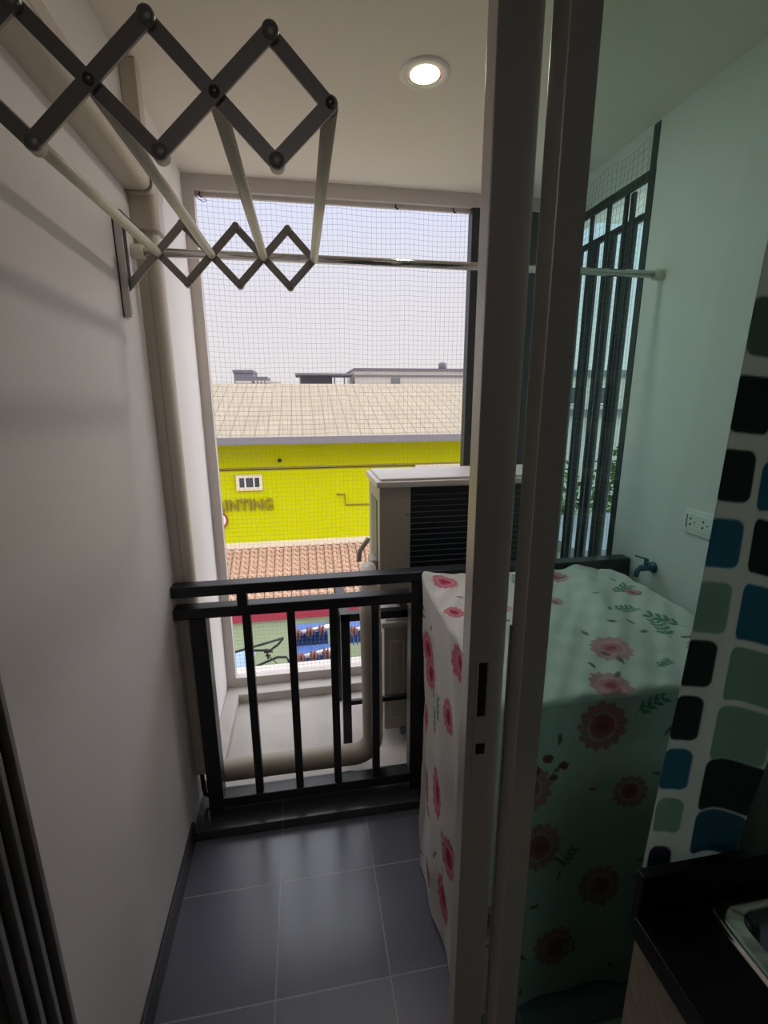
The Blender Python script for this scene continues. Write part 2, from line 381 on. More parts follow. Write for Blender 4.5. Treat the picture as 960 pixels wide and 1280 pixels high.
# ------------------------------------------------------------------ railing
ry0, ry1 = 1.475, 1.525
rl = empty('balcony_railing', (XL, 1.5, .036), 0, 'black steel balcony railing with double top bars and thin balusters', 'railing')
O = (XL, 1.5, .036)
B(O).box(XL, XR, ry0, ry1, .882, .918, .003).build('top_rail', M['blacksteel'], rl)
B(O).box(XL+.002, XR, ry0, ry1, .806, .842, .003).build('middle_rail', M['blacksteel'], rl)
B(O).box(-.34, XR, ry0, ry1, .062, .100, .003).build('bottom_rail', M['blacksteel'], rl)
for x0, x1, z1 in ((-.388, -.336, .806), (.346, .397, .882), (1.13, 1.178, .882)):
    B(O).box(x0, x1, ry0-.004, ry1+.004, .036, z1, .003).build('post', M['blacksteel'], rl)
B(O).box(-.236, -.204, 1.485, 1.515, .842, .883, .001).build('spacer', M['blacksteel'], rl)
for x in (-.211, -.066, .076, .221, .52, .665, .81, .955, 1.09):
    B(O).box(x-.0135, x+.0135, 1.487, 1.513, .10, .806, .001).build('baluster', M['blacksteel'], rl)

# ------------------------------------------------------------------ curtain pole
cp = empty('chrome_pole', (XL, 1.5, 1.888), 0, 'thin chrome hanging pole spanning from wall to wall', 'pole')
O = (XL, 1.5, 1.888)
B(O).tube([(XL+.005, 1.5, 1.888), (XR-.005, 1.5, 1.888)], .0115, 20).build('tube', M['chrome'], cp)
for x, s_ in ((XL, 1), (XR, -1)):
    B(O).lathe([(.018, 0), (.018, s_*.002), (.0185, s_*.006), (.018, s_*.03), (.013, s_*.031)], (x, 1.5, 1.888), 'X').build('end_socket', M['rod'], cp)

# ------------------------------------------------------------------ drying rack
rk = empty('folding_drying_rack', (XL, 1.05, 1.80), 0, 'wall-mounted concertina clothes drying rack with four white rods', 'drying rack')
O = (XL, 1.05, 1.80)
S = .1385; HH = .0685; ZX = 1.862
def scissor(y, x0, s, zc, th=.004, wd=.0185):
    cs = [x0-i*s for i in range(4)]
    for i, c in enumerate(cs):
        lx, rx = c-s/2, c+s/2
        if i == 3: lx = XL+.012
        k = (c-lx)/(s/2)
        for sg, dy in ((1, -.0035), (-1, .0035)):
            q = (rx, y+dy, zc+sg*HH) if i else (c, y+dy, zc)
            p = (lx, y+dy, zc-sg*HH*k)
            B(O).bar(p, q, wd, th).build('scissor_arm', M['arm'], rk)
    for i, c in enumerate(cs):
        yy = y-.006
        B(O).lathe([(.0001, -.004), (.005, -.004), (.0065, -.002), (.0068, 0), (.0068, .014)], (c, yy, zc), 'Y', 16).build('rivet', M['pin'], rk)
        if i < 3:
            for sg in (1, -1):
                B(O).lathe([(.0001, -.003), (.007, -.0028), (.0098, -.001), (.0102, .002), (.0102, .016)], (c-s/2, yy-.001, zc+sg*HH), 'Y', 18).build('pivot_cap', M['arm'], rk)
yn, yf = .705, 1.385
scissor(yn, .0525, .1405, ZX)
scissor(yf, .0490, .1300, ZX-.005)
for i in range(4):
    B(O).tube([(.0525-i*.1405, yn+.006, ZX), (.0490-i*.1300, yf-.006, ZX-.005)], .0105, 16).build('hanging_rod', M['rod'], rk)
for y in (yn, yf):
    b = B(O).box(XL, XL+.004, y-.018, y+.018, 1.70, 1.945, .001).box(XL, XL+.020, y-.018, y-.014, 1.70, 1.945, .001).box(XL, XL+.020, y+.014, y+.018, 1.78, 1.945, .001)
    b.build('wall_bracket', M['alu_l'], rk)
    B(O).tube([(XL+.011, y, 1.71), (XL+.011, y, 1.78)], .006, 10).build('slide_pin', M['pin'], rk)

# ------------------------------------------------------------------ safety nets
def net(name, nx, nz, P, th, label):
    """P(u,v) -> world position; threads as thin square tubes"""
    vs_, fs = [], []
    def strand(pts, n1, n2):
        base = len(vs_)
        for p in pts:
            for a, c in ((1, 1), (-1, 1), (-1, -1), (1, -1)): vs_.append(tuple(p+n1*a*th/2+n2*c*th/2))
        for i in range(len(pts)-1):
            for k in range(4):
                a = base+i*4+k; bq = base+i*4+(k+1) % 4; fs.append((a, bq, bq+4, a+4))
    du = (P(1, .5)-P(0, .5)).normalized(); dv = (P(.5, 1)-P(.5, 0)).normalized(); n = du.cross(dv)
    for i in range(nx+1): strand([P(i/nx, j/24) for j in range(25)], du, n)
    for j in range(nz+1): strand([P(i/16, j/nz) for i in range(17)], dv, n)
    me = bpy.data.meshes.new(name); me.from_pydata(vs_, [], fs); me.materials.append(M['net'])
    o = bpy.data.objects.new(name, me); COL.objects.link(o); return tag(o, label, 'net')
def wob(u, v, s=1): return math.sin(u*9+v*5)*.0025*s+math.sin(u*23-v*17)*.0008*s
def P1(u, v):
    e_ = math.sin(PI*min(max(u, 0), 1))*math.sin(PI*min(max(v, 0), 1))
    return Vector((-.389+u*1.17+wob(v*1.3, u)*e_, 2.262+wob(u, v)*.5*e_, .112+v*2.2+wob(u*1.4, v*.7)*e_*1.5-.006*abs(math.sin(u*PI*4))*v))
net('safety_net', 55, 104, P1, .0007, 'fine see-through safety net stretched across the balcony opening')
def P2(u, v):
    e_ = math.sin(PI*min(max(u, 0), 1))
    return Vector((1.160-.006*abs(math.sin(u*11+v*7)), 1.60+u*.62, .92+v*1.40+wob(u, v)*e_*2-.012*abs(math.sin(u*PI*3))*v))
net('safety_net', 26, 58, P2, .0007, 'fine safety net hung over the dark louvres on the right side')
# little hooks along the window head
for i, x in enumerate((-.372, -.21, .12, .44, .70)):
    b = B((x, 2.25, 2.31)); b.tube([(x, 2.255, 2.316), (x, 2.248, 2.300), (x+.006, 2.244, 2.292), (x+.010, 2.250, 2.297)], .0028, 8)
    lab = ['black net hook nearest the left corner of the opening', 'second black net hook from the left corner', 'black net hook midway along the head of the opening', 'black net hook right of midway along the opening head', 'black net hook nearest the dark corner post'][i]
    tag(b.build('net_hook', M['cable']), lab, 'hook', 'hooks holding the net along the opening head')
b = B((-.385, 2.24, 2.29)).tube([(-.388, 2.24, 2.302), (-.375, 2.238, 2.296), (-.352, 2.238, 2.288), (-.345, 2.238, 2.277), (-.355, 2.238, 2.273), (-.378, 2.238, 2.284), (-.386, 2.24, 2.298)], .0016, 6)
tag(b.build('cable_tie', M['net']), 'looped grey cable tie at the top left corner of the net', 'cable tie')

# ------------------------------------------------------------------ louvre screens
ls = empty('louvre_screen', (XR+.02, 1.6, 0), 0, 'dark vertical louvre screen filling the right side of the balcony', 'louvre screen')
O = (XR+.02, 1.6, 0)
b = B(O).box(XR-.002, XR+.012, 1.587, 1.618, .0, ZC-.005, .002); b.build('post', M['slat'], ls)
B(O).box(XR, XR+.012, 1.615, 2.27, 2.205, 2.238, .002).build('top_beam', M['slat'], ls)
B(O).box(XR, XR+.03, 1.615, 2.27, .02, .07, .002).build('bottom_beam', M['slat'], ls)
B(O).box(XR+.06, XR+.075, 1.60, 2.27, 2.118, 2.142, .002).build('outer_bar', M['slat'], ls)
for y in (1.724, 1.825, 1.934, 2.047, 2.16):
    B(O).box(XR+.001, XR+.013, y, y+.016, .07, 2.205, .002).build('louvre_slat', M['slat'], ls)
for y in (1.655, 1.761, 1.877, 1.990, 2.106, 2.215):
    B(O).box(XR+.055, XR+.070, y-.018, y+.036, .03, 2.12, .002).build('louvre_slat', M['slat'], ls)
B(O).box(XR+.013, XR+.024, 1.70, 1.722, .07, 2.205, .002).build('louvre_slat', M['slat'], ls)
lb = empty('louvre_screen', (.81, 2.27, .1), 0, 'dark louvre panel facing outwards beside the net, its black edge post standing full height', 'louvre screen')
O = (.81, 2.27, .1)
B(O).box(.782, .842, 2.232, 2.285, .108, 2.315, .002).build('post', M['slat'], lb)
B(O).box(.842, 1.18, 2.24, 2.28, 2.26, 2.315, .002).build('top_beam', M['slat'], lb)
for x in (.90, .965, 1.03, 1.095, 1.155):
    B(O).box(x-.024, x+.024, 2.245, 2.275, .108, 2.26, .002).build('louvre_slat', M['slat'], lb)

# ------------------------------------------------------------------ outdoor AC units
def ac_unit(x0, x1, y0, y1, z0, z1, label):
    t = empty('air_conditioner_condenser', ((x0+x1)/2, (y0+y1)/2, z0), 0, label, 'air conditioner', 'outdoor air conditioner units behind the railing')
    O = ((x0+x1)/2, (y0+y1)/2, z0)
    zl = z1-.035; xp = x0+.125
    b = B(O)
    b.box(x0, xp, y0, y1, z0+.02, zl, .004)                 # left service compartment
    b.box(xp, x1, y0+.09, y1, z0+.02, zl, .004)
    b.box(x1-.02, x1, y0, y1, z0+.02, zl, .003)
    b.box(xp, x1, y0, y1, z0+.02, z0+.045, .002)
    b.build('casing', M['accase'], t)
    b = B(O); b.box(x0-.012, x1+.008, y0-.010, y1+.010, zl, z1-.010, .006); b.box(x0+.006, x1-.010, y0+.006, y1-.008, z1-.012, z1, .005)
    b.build('lid', M['aclid'], t)
    B(O).box(xp+.002, x1-.02, y0+.02, y0+.088, z0+.045, zl-.001).build('coil', M['coil'], t)
    b = B(O)
    n = int((zl-z0-.07)/.0235)
    for i in range(n): 
        z = z0+.06+i*.0235; b.box(xp, x1-.01, y0+.012, y0+.0145, z-.0016, z+.0016)
    b.build('coil_guard', M['wire'], t)
    b = B(O).box(x0-.0035, x0+.002, y0+.06, y1-.09, z0+.13, zl-.06, .002); b.build('side_recess', M['wire'], t, label='dark recessed side panel')
    b = B(O)
    b.box(x0-.03, x0, y0+.05, y0+.14, z0+.05, z0+.16, .008); b.build('valve_cover', M['accase'], t)
    B(O).lathe([(.0001, -.002), (.004, -.002), (.004, .001)], (xp-.012, y0, z0+.36), 'Y', 12).build('screw', M['wire'], t)
    for x in (x0+.10, x1-.14):
        B(O).box(x-.03, x+.03, y0-.02, y1+.02, z0, z0+.022, .003).build('foot', M['wire'], t)
    return t
ac_unit(.283, 1.04, 1.765, 2.06, .690, 1.195, 'upper outdoor air conditioner unit with dark ribbed coil, on black steel stand')
t2 = ac_unit(.300, 1.05, 1.77, 2.06, .05, .600, 'lower outdoor air conditioner unit, seen behind the balusters below stand')
O2 = ((.300+1.05)/2, (1.77+2.06)/2, .05)
B(O2).frame(.325, .385, .13, .50, 1.7675, 1.7702, .004).build('pressed_panel', M['aclid'], t2)
st = empty('condenser_stand', (.15, 1.8, .012), 0, 'black steel angle stand carrying the upper air conditioner unit', 'stand')
O = (.15, 1.8, .012)
for x in (.115, 1.09):
    for y in (1.70, 2.09):
        B(O).box(x, x+.036, y, y+.036, .012, .665, .002).build('leg', M['blacksteel'], st)
for y in (1.70, 2.09): B(O).box(.115, 1.126, y, y+.036, .640, .672, .002).build('beam', M['blacksteel'], st)
for x in (.115, .36, .90, 1.09): B(O).box(x, x+.036, 1.70, 2.126, .6405, .673, .002).build('cross_beam', M['blacksteel'], st)
for y in (1.70,): B(O).box(.15, 1.09, y+.01, y+.026, .255, .275, .002).build('lower_brace', M['blacksteel'], st)

# insulated pipe: along the ledge behind the railing then up to the upper unit
pp = empty('insulated_pipe', (-.3, 1.6, .012), 0, 'thick beige wrapped pipe lying behind railing and rising to air conditioner', 'pipe')
O = (-.3, 1.6, .012)
def arc(c, r, a0, a1, n, pl):
    return [tuple(Vector(c)+Vector((r*math.cos(a0+(a1-a0)*i/n), 0, r*math.sin(a0+(a1-a0)*i/n)))) for i in range(n+1)]
path = [(-.40, 1.585, .115), (-.36, 1.60, .112), (.10, 1.60, .112)]+arc((.15, 1.60, .187), .075, -PI/2, 0, 8, 'XZ')[0:]+[(.224, 1.605, .40), (.222, 1.62, .70), (.226, 1.66, .80)]
B(O).tube(path, .0400, 20).build('pipe_wrap', M['pipe'], pp)
B(O).tube([(.226, 1.66, .785), (.227, 1.675, .825), (.229, 1.70, .845), (.231, 1.728, .850)], .030, 16).build('pipe_tail', M['porc'], pp, label='white taped pipe end at the valve')
B(O).tube([(.243, 1.80, .95), (.230, 1.80, .93), (.205, 1.79, .90), (.200, 1.78, .86)], .010, 8).build('bracket', M['accase'], pp)

# ------------------------------------------------------------------ socket and tap on the right wall
so = empty('wall_socket', (XR, 1.19, 1.125), 0, 'white double power socket on the right balcony wall, partly behind curtain', 'power socket')
O = (XR, 1.19, 1.125)
B(O).box(XR-.009, XR, 1.130, 1.253, 1.088, 1.163, .003).build('face_plate', M['plate'], so)
B(O).box(XR-.012, XR-.008, 1.142, 1.243, 1.100, 1.151, .001).build('socket_insert', M['plate'], so)
b = B(O)
for yc in (1.215, 1.168):
    b = B(O)
    for dy, dz, r in ((.008, .009, .0034), (.008, -.009, .0034), (-.008, 0, .0024)):
        b.lathe([(r, -.0006), (r, .001)], (XR-.012, yc+dy, 1.126+dz), 'X', 12)
    b.build('socket_holes', M['dark'], so)
B(O).box(XR-.0126, XR-.0115, 1.236, 1.239, 1.105, 1.146).build('safety_slot', M['dark'], so)
tp = empty('water_tap', (XR, 1.36, .93), 0, 'small blue wall tap behind the covered washing machine', 'tap')
O = (XR, 1.36, .93)
B(O).lathe([(.020, 0), (.020, -.005), (.011, -.008), (.011, -.050)], (XR, 1.36, .925), 'X', 16).build('tap_body', M['tap'], tp)
B(O).tube([(XR-.045, 1.36, .925), (XR-.060, 1.36, .918), (XR-.064, 1.36, .895)], .009, 12).build('spout', M['tap'], tp)
b = B(O).tube([(XR-.030, 1.36, .93), (XR-.030, 1.36, .955)], .008, 12); b.bar((XR-.030, 1.36, .957), (XR-.066, 1.365, .968), .012, .005, Vector((0, .1, 1)).normalized()); b.build('lever', M['tap'], tp)

# ------------------------------------------------------------------ covered washing machine
def rr_perim(x0, x1, y0, y1, r, n):
    """n points on rounded rectangle, start at far-left corner, going down the left side to the camera, then right along the front"""
    segs = [((x0, y1-r), (x0, y0+r)), None, ((x0+r, y0), (x1-r, y0)), None, ((x1, y0+r), (x1, y1-r)), None, ((x1-r, y1), (x0+r, y1)), None]
    cs = [None, (x0+r, y0+r, PI), None, (x1-r, y0+r, 1.5*PI), None, (x1-r, y1-r, 0), None, (x0+r, y1-r, .5*PI)]
    L_ = [(math.dist(*s) if s else r*PI/2) for s in segs]; tot = sum(L_); out = []
    for i in range(n):
        d = tot*i/n; k = 0
        while d > L_[k]: d -= L_[k]; k += 1
        f = d/L_[k]
        if segs[k]: a, c = segs[k]; out.append((a[0]+(c[0]-a[0])*f, a[1]+(c[1]-a[1])*f))
        else: cx, cy, a0 = cs[k]; out.append((cx+r*math.cos(a0+f*PI/2), cy+r*math.sin(a0+f*PI/2)))
    return np.array(out), tot
def mesh_np(name, V, Fq, colors, m):
    me = bpy.data.meshes.new(name); me.vertices.add(len(V)); me.vertices.foreach_set('co', V.astype(np.float32).ravel())
    me.loops.add(Fq.size); me.loops.foreach_set('vertex_index', Fq.astype(np.int32).ravel())
    me.polygons.add(len(Fq)); me.polygons.foreach_set('loop_start', np.arange(0, Fq.size, 4, dtype=np.int32))
    me.polygons.foreach_set('use_smooth', np.ones(len(Fq), dtype=bool))
    me.update(calc_edges=True)
    ca = me.color_attributes.new('pattern', 'FLOAT_COLOR', 'POINT')
    ca.data.foreach_set('color', np.concatenate([colors, np.ones((len(V), 1))], 1).astype(np.float32).ravel())
    me.materials.append(m); return me
def L3(c): return np.array(lin(c)[:3])
def paint_flower(C, U, W, u, w, r, sq=1.0, rot=0.0, tone=0):
    """big daisy: toothed petals, ring, darker heart. U,W arrays of surface coordinates"""
    a = U-u; c = (W-w); ca_, sa_ = math.cos(rot), math.sin(rot); a, c = a*ca_+c*sa_, (-a*sa_+c*ca_)/sq
    d = np.hypot(a, c)/r; th = np.arctan2(c, a); edge = 1+.07*np.sin(th*13)
    p1, p2, p3 = ((222, 150, 164), (204, 92, 118), (176, 66, 92)) if tone == 0 else ((226, 178, 180), (212, 140, 146), (184, 98, 112))
    mk = d < edge; streak = (.5+.5*np.sin(th*26))[..., None]
    C[mk] = ((L3(p1)*(1-streak)+L3(p2)*streak*.6+L3(p1)*streak*.4))[mk]
    mk = (d > .55) & (d < .62); C[mk] = L3((236, 180, 184))
    mk = d < .50; C[mk] = L3(p2); mk = d < .26; C[mk] = L3(p3)
def paint_leaf(C, U, W, u, w, l, wd, rot, col=(118, 158, 132)):
    a = U-u; c = W-w; ca_, sa_ = math.cos(rot), math.sin(rot); a, c = a*ca_+c*sa_, -a*sa_+c*ca_
    t_ = a/l; mk = (t_ > 0) & (t_ < 1) & (np.abs(c) < wd*np.sin(np.clip(t_, 0, 1)*PI)); C[mk] = L3(col)
def paint_sprig(C, U, W, u, w, s, rot):
    paint_leaf(C, U, W, u, w, s*2.2, .0025, rot, (120, 140, 120))
    for k in range(4):
        for sg in (1, -1):
            q = s*(.5+.42*k); paint_leaf(C, U, W, u+q*math.cos(rot), w+q*math.sin(rot), s*.65, s*.13, rot+sg*.75, (116, 160, 138))
X0, X1, Y0, Y1 = .372, 1.10, .802, 1.462
NP, NT, NS = 640, 90, 230
def ring(v):   # v 0 at the top edge .. 1 at the hem : tapering slightly at far side
    x0 = X0-.052*v; y1 = Y1-.235*v**.8; x1 = X1-.02*v; y0 = Y0-.01*v
    return rr_perim(x0, x1, y0, y1, .030+.02*v, NP)[0]
PT = ring(0)
ztop = lambda x, y: .872+(y-Y0)/(Y1-Y0)*.040-.020*np.clip((x-.6)/.5, 0, 1)*np.clip((y-1.1)/.36, 0, 1)+.018*np.exp(-(((x-.72-.35*(y-Y0))/.05)**2))*np.clip((y-Y0)/.3, 0, 1)+.022*np.exp(-((x-X0-.01)**2+(y-Y1+.02)**2)/.0028)
cx_, cy_ = (X0+X1)/2, (Y0+Y1)/2
rows = []; U_ = []; W_ = []; K_ = []
for j in range(NT):
    s_ = (j+.02)/NT
    x = cx_+(PT[:, 0]-cx_)*s_; y = cy_+(PT[:, 1]-cy_)*s_
    z = ztop(x, y)+.0025*np.sin(x*38+y*21)*np.sin(y*33)+.0016*np.sin(x*90-y*70)-.006*np.clip((s_-.96)/.04, 0, 1)**2
    rows.append(np.stack([x, y, z], 1)); U_.append(x); W_.append(y); K_.append(np.zeros(NP))
perim = 2*((X1-X0)+(Y1-Y0)); ss = np.arange(NP)/NP*perim
ze = ztop(PT[:, 0], PT[:, 1])-.006
hem = .012+.010*np.sin(ss*9)
for j in range(1, NS+1):
    v = j/NS; R_ = ring(v); z = ze*(1-v)+hem*v
    nx = np.gradient(R_[:, 1]); ny = -np.gradient(R_[:, 0]); ln = np.hypot(nx, ny)+1e-9; nx, ny = nx/ln, ny/ln
    w_ = (.006*np.sin(ss*14+v*3)+.004*np.sin(ss*31-v*7)+.0025*np.sin(ss*12+v*26)*np.sin(v*9))*min(1, v*4)
    w_ = w_+.010*np.exp(-((ss-.36-.35*v)/.035)**2)*math.exp(-((v-.12)/.12)**2)-.008*np.exp(-((ss-.30-.5*v)/.03)**2)*math.exp(-((v-.2)/.15)**2)
    rows.append(np.stack([R_[:, 0]-nx*w_, R_[:, 1]-ny*w_, z], 1)); U_.append(ss); W_.append(z); K_.append(np.ones(NP))
V = np.concatenate(rows); U_ = np.concatenate(U_); W_ = np.concatenate(W_); K_ = np.concatenate(K_)
nr = NT+NS; ii, jj = np.meshgrid(np.arange(nr-1), np.arange(NP), indexing='ij')
Fq = np.stack([ii*NP+jj, (ii+1)*NP+jj, (ii+1)*NP+(jj+1) % NP, ii*NP+(jj+1) % NP], -1).reshape(-1, 4)
C = np.tile(L3((232, 230, 226)), (len(V), 1))
C *= (1+.03*np.sin(U_*900))[:, None]
top = K_ < .5
def sub(mask, fn):
    idx = np.where(mask)[0]; c = C[idx].copy(); fn(c, U_[idx], W_[idx]); C[idx] = c
def paint_top(c, U, W):
    for x, y, r, t_ in ((.74, .955, .050, 1), (.655, .83, .046, 1), (.985, .90, .058, 1), (.56, 1.20, .026, 1), (.73, 1.22, .030, 1), (.50, .93, .022, 1), (.83, 1.395, .045, 1), (.44, 1.39, .042, 0), (.41, 1.20, .03, 0), (1.02, 1.25, .03, 1)):
        paint_flower(c, U, W, x, y, r, 1, 0, t_)
    for x, y, s_, a in ((.60, 1.17, .040, .9), (.95, 1.25, .05, .5), (.86, 1.13, .045, .2), (1.02, 1.02, .05, 2.2), (.50, 1.10, .04, 2.3), (.66, 1.33, .045, 1.1), (.80, .87, .03, .4), (.93, .97, .05, 1.3)):
        paint_sprig(c, U, W, x, y, s_, a)
    for k in range(26):
        paint_leaf(c, U, W, X0+.05+rng.rand()*.62, Y0+.05+rng.rand()*.55, .03, .006, rng.rand()*6, (134, 130, 132))
sub(top, paint_top)
LS = Y1-Y0
def paint_side(c, U, W):
    # left side (0..LS from the far corner), then the front, the right side, the back
    for s_, z, rx, sq in ((.40, .835, .062, .72), (.05, .72, .05, 1), (.075, .655, .045, .95), (.31, .66, .042, 1), (.45, .65, .03, 1), (.50, .54, .055, 1.1), (.42, .46, .05, 1), (.20, .385, .055, 1.2), (.33, .30, .045, 1.1), (.06, .30, .05, 1.2), (.27, .14, .05, 1.2), (.46, .18, .04, 1), (.12, .10, .04, 1), (.03, .50, .035, 1.2), (.55, .30, .045, 1)):
        paint_flower(c, U, W, s_, z, rx, sq)
    for s_, z, r in ((LS+.215, .792, .062), (LS+.02, .66, .06), (LS+.30, .60, .045), (LS+.04, .50, .06), (LS+.44, .74, .04), (LS+.52, .42, .06), (LS+.22, .34, .06), (LS+.6, .62, .05), (LS+.38, .18, .05), (LS+.08, .18, .06)):
        paint_flower(c, U, W, s_, z, r, 1, 0, 0)
    for s_, z, q, a in ((LS+.29, .815, .045, .4), (.44, .77, .03, .4), (.22, .58, .04, 1.6), (.38, .35, .045, 1.2), (.30, .24, .04, 2), (.53, .43, .04, 1.2), (.15, .50, .04, 1.8), (LS+.1, .4, .04, 1)):
        paint_sprig(c, U, W, s_, z, q, a)
    for k in range(130):
        u = rng.rand()*perim; paint_leaf(c, U, W, u, .04+rng.rand()*.78, .022+.02*rng.rand(), .005, rng.rand()*6, (120, 116, 118) if k % 3 else (196, 92, 108))
    for s_, z, r in ((LS+.06, .725, .016), (LS+.035, .695, .013), (LS+.075, .675, .012), (LS+.10, .705, .014)): paint_leaf(c, U, W, s_, z, r*2, r*.8, .4, (150, 60, 70))
sub(~top, paint_side)
bind = (np.abs(V[:, 2]-(ztop(V[:, 0], V[:, 1])-.008)) < .0045) & ~top; C[bind] = L3((250, 250, 248))   # stitched white edge binding
M['cover'] = cloth_mat('printed_nonwoven_cloth', .29)
wm = empty('covered_washing_machine', (cx_, cy_, 0), 0, 'washing machine under a white floral cloth cover beside the railing', 'washing machine')
V2 = V-np.array([cx_, cy_, 0])
cvr = bpy.data.objects.new('cloth_cover', mesh_np('cloth_cover', V2, Fq, C, M['cover'])); COL.objects.link(cvr); cvr.parent = wm
cvr['label'] = 'white cloth cover printed with pink daisies'
O = (cx_, cy_, 0)
b = B(O).box(.41, 1.05, .84, 1.19, .03, .70, .02); b.box(.41, 1.05, 1.18, 1.28, .40, .70, .02)
b.build('washer_body', M['plate'], wm)
B(O).box(.46, .95, .88, 1.16, .70, .715, .01).build('washer_lid', M['wire'], wm)
for x in (.46, .95):
    for y in (.93, 1.17): B(O).lathe([(.02, 0), (.02, .012), (.012, .03)], (x, y, 0), 'Z', 12).build('foot', M['dark'], wm)

# ------------------------------------------------------------------ kitchen: worktop, cabinet, sink
kc = empty('kitchen_cabinet', (.7, 0, 0), 0, 'beige speckled kitchen base cabinet under the black worktop', 'cabinet')
O = (.7, 0, 0)
B(O).box(.43, .446, -.6, .434, .0, .765).build('side_panel', M['cabinet'], kc)
B(O).box(.446, 1.0, .42, .434, .0, .765).build('back_panel', M['cabinet'], kc)
B(O).box(.446, 1.0, -.6, .42, .0, .10).build('base_panel', M['cabinet'], kc)
B(O).box(.985, 1.0, -.6, .42, .10, .765).build('side_panel', M['cabinet'], kc)
wt = empty('kitchen_worktop', (.7, 0, .765), 0, 'black kitchen worktop with a low upstand at its far end', 'worktop')
O = (.7, 0, .765)
b = B(O).box(.424, .553, -.6, .436, .766, .80, .002).box(.553, 1.0, .418, .436, .766, .80).box(.553, 1.0, -.6, -.05, .766, .80).box(.94, 1.0, -.05, .412, .766, .80)
b.build('counter_slab', M['counter'], wt)
B(O).box(.432, 1.0, .437, .452, .766, .862, .002).build('upstand', M['counter'], wt)
sk = empty('kitchen_sink', (.75, .2, .80), 0, 'stainless steel sink with a rounded bright rim set in the black worktop', 'sink')
O = (.75, .2, .80)
def rr(x0, x1, y0, y1, r, n=7):
    p = []
    for cx, cy, a0 in ((x1-r, y1-r, 0), (x0+r, y1-r, PI/2), (x0+r, y0+r, PI), (x1-r, y0+r, 1.5*PI)):
        for i in range(n+1): a = a0+PI/2*i/n; p.append((cx+r*math.cos(a), cy+r*math.sin(a)))
    return p
def loft(b, loops):
    rings = [[b.bm.verts.new(Vector((x, y, z))-b.o) for x, y in pl] for pl, z in loops]
    for a, c in zip(rings, rings[1:]):
        n = len(a)
        for k in range(n): f = b.bm.faces.new((a[k], a[(k+1) % n], c[(k+1) % n], c[k])); f.smooth = True
    return rings
b = B(O); rg = loft(b, [(rr(.528, .958, -.065, .432, .022), .8005), (rr(.530, .956, -.063, .430, .022), .8065), (rr(.534, .952, -.059, .426, .022), .808), (rr(.541, .945, -.05, .417, .022), .8065), (rr(.560, .935, -.042, .410, .022), .8045)])
b.build('sink_rim', M['chrome'], sk)
b = B(O); rg = loft(b, [(rr(.560, .935, -.042, .410, .022), .8045), (rr(.568, .930, -.037, .402, .03), .785), (rr(.575, .925, -.03, .39, .04), .66), (rr(.60, .90, -.005, .365, .04), .645)])
b.bm.faces.new(rg[-1]); b.build('sink_bowl', M['steel'], sk)

# ------------------------------------------------------------------ curtain behind the worktop
def rsq(X, Z, cx, cz, hw, hh, r, sh=0.0):
    qx = np.abs(X-cx)-hw+r; qz = np.abs((Z-cz)-sh*(X-cx))-hh+r
    return np.hypot(np.maximum(qx, 0), np.maximum(qz, 0))+np.minimum(np.maximum(qx, qz), 0)-r
YC = .475
M['curtain'] = cloth_mat('patterned_curtain_cloth', .62)
NX, NZ = 170, 700
zs = np.linspace(.800, 2.12, NZ); us = np.linspace(0, 1, NX)
Zg, Ug = np.meshgrid(zs, us, indexing='ij')
xl = .4665+(Zg-.84)*.036; xr = .621+(Zg-.84)*.11
Xg = xl+(xr-xl)*Ug
Yg = YC+.006*np.sin((Xg-.46)*55+Zg*1.2)*np.clip(Ug*4, 0, 1)+.002*np.sin(Zg*9)
Cc = np.tile(L3((226, 222, 218)), (NX*NZ, 1)).reshape(NZ, NX, 3)
DK, TE, PA, BL, PU = (76, 92, 88), (86, 142, 160), (166, 184, 176), (84, 126, 138), (92, 92, 108)
SQ = [
    (0.516,1.574,0.024,0.031,0.012,-0.10,(136, 150, 143)),
    (0.513,1.490,0.028,0.032,0.012,-0.10,DK),
    (0.504,1.408,0.023,0.031,0.012,-0.10,DK),
    (0.501,1.325,0.024,0.031,0.012,-0.10,TE),
    (0.500,1.240,0.023,0.035,0.012,-0.10,PA),
    (0.495,1.161,0.022,0.034,0.012,-0.10,DK),
    (0.493,1.078,0.020,0.035,0.012,-0.10,DK),
    (0.491,0.995,0.021,0.034,0.012,-0.10,TE),
    (0.493,0.915,0.020,0.030,0.012,-0.10,PA),
    (0.491,0.829,0.017,0.030,0.012,-0.10,PU),
    (0.571,1.391,0.030,0.030,0.012,-0.10,TE),
    (0.583,1.309,0.039,0.035,0.012,-0.30,DK),
    (0.588,1.218,0.044,0.039,0.012,-0.30,TE),
    (0.590,1.127,0.048,0.040,0.012,-0.30,PA),
    (0.586,1.036,0.047,0.043,0.012,-0.30,PA),
    (0.589,0.948,0.053,0.043,0.012,-0.30,DK),
    (0.582,0.866,0.046,0.038,0.012,-0.30,BL)]
for cxs, czs, hw, hh, r, sh, col in SQ:
    d = rsq(Xg, Zg, cxs, czs, hw, hh, r, sh); mk = np.clip(.5-d/.0024, 0, 1)[..., None]; Cc = Cc*(1-mk)+L3(col)*mk
Vc = np.stack([Xg, Yg, Zg], -1).reshape(-1, 3)
ii, jj = np.meshgrid(np.arange(NZ-1), np.arange(NX-1), indexing='ij')
Fc = np.stack([ii*NX+jj, ii*NX+jj+1, (ii+1)*NX+jj+1, (ii+1)*NX+jj], -1).reshape(-1, 4)
cu = bpy.data.objects.new('curtain', mesh_np('curtain', Vc-np.array([.55, YC, .8]), Fc, Cc.reshape(-1, 3), M['curtain'])); COL.objects.link(cu)
cu.location = (.55, YC, .8)
sm = cu.modifiers.new('thickness', 'SOLIDIFY'); sm.thickness = .0008
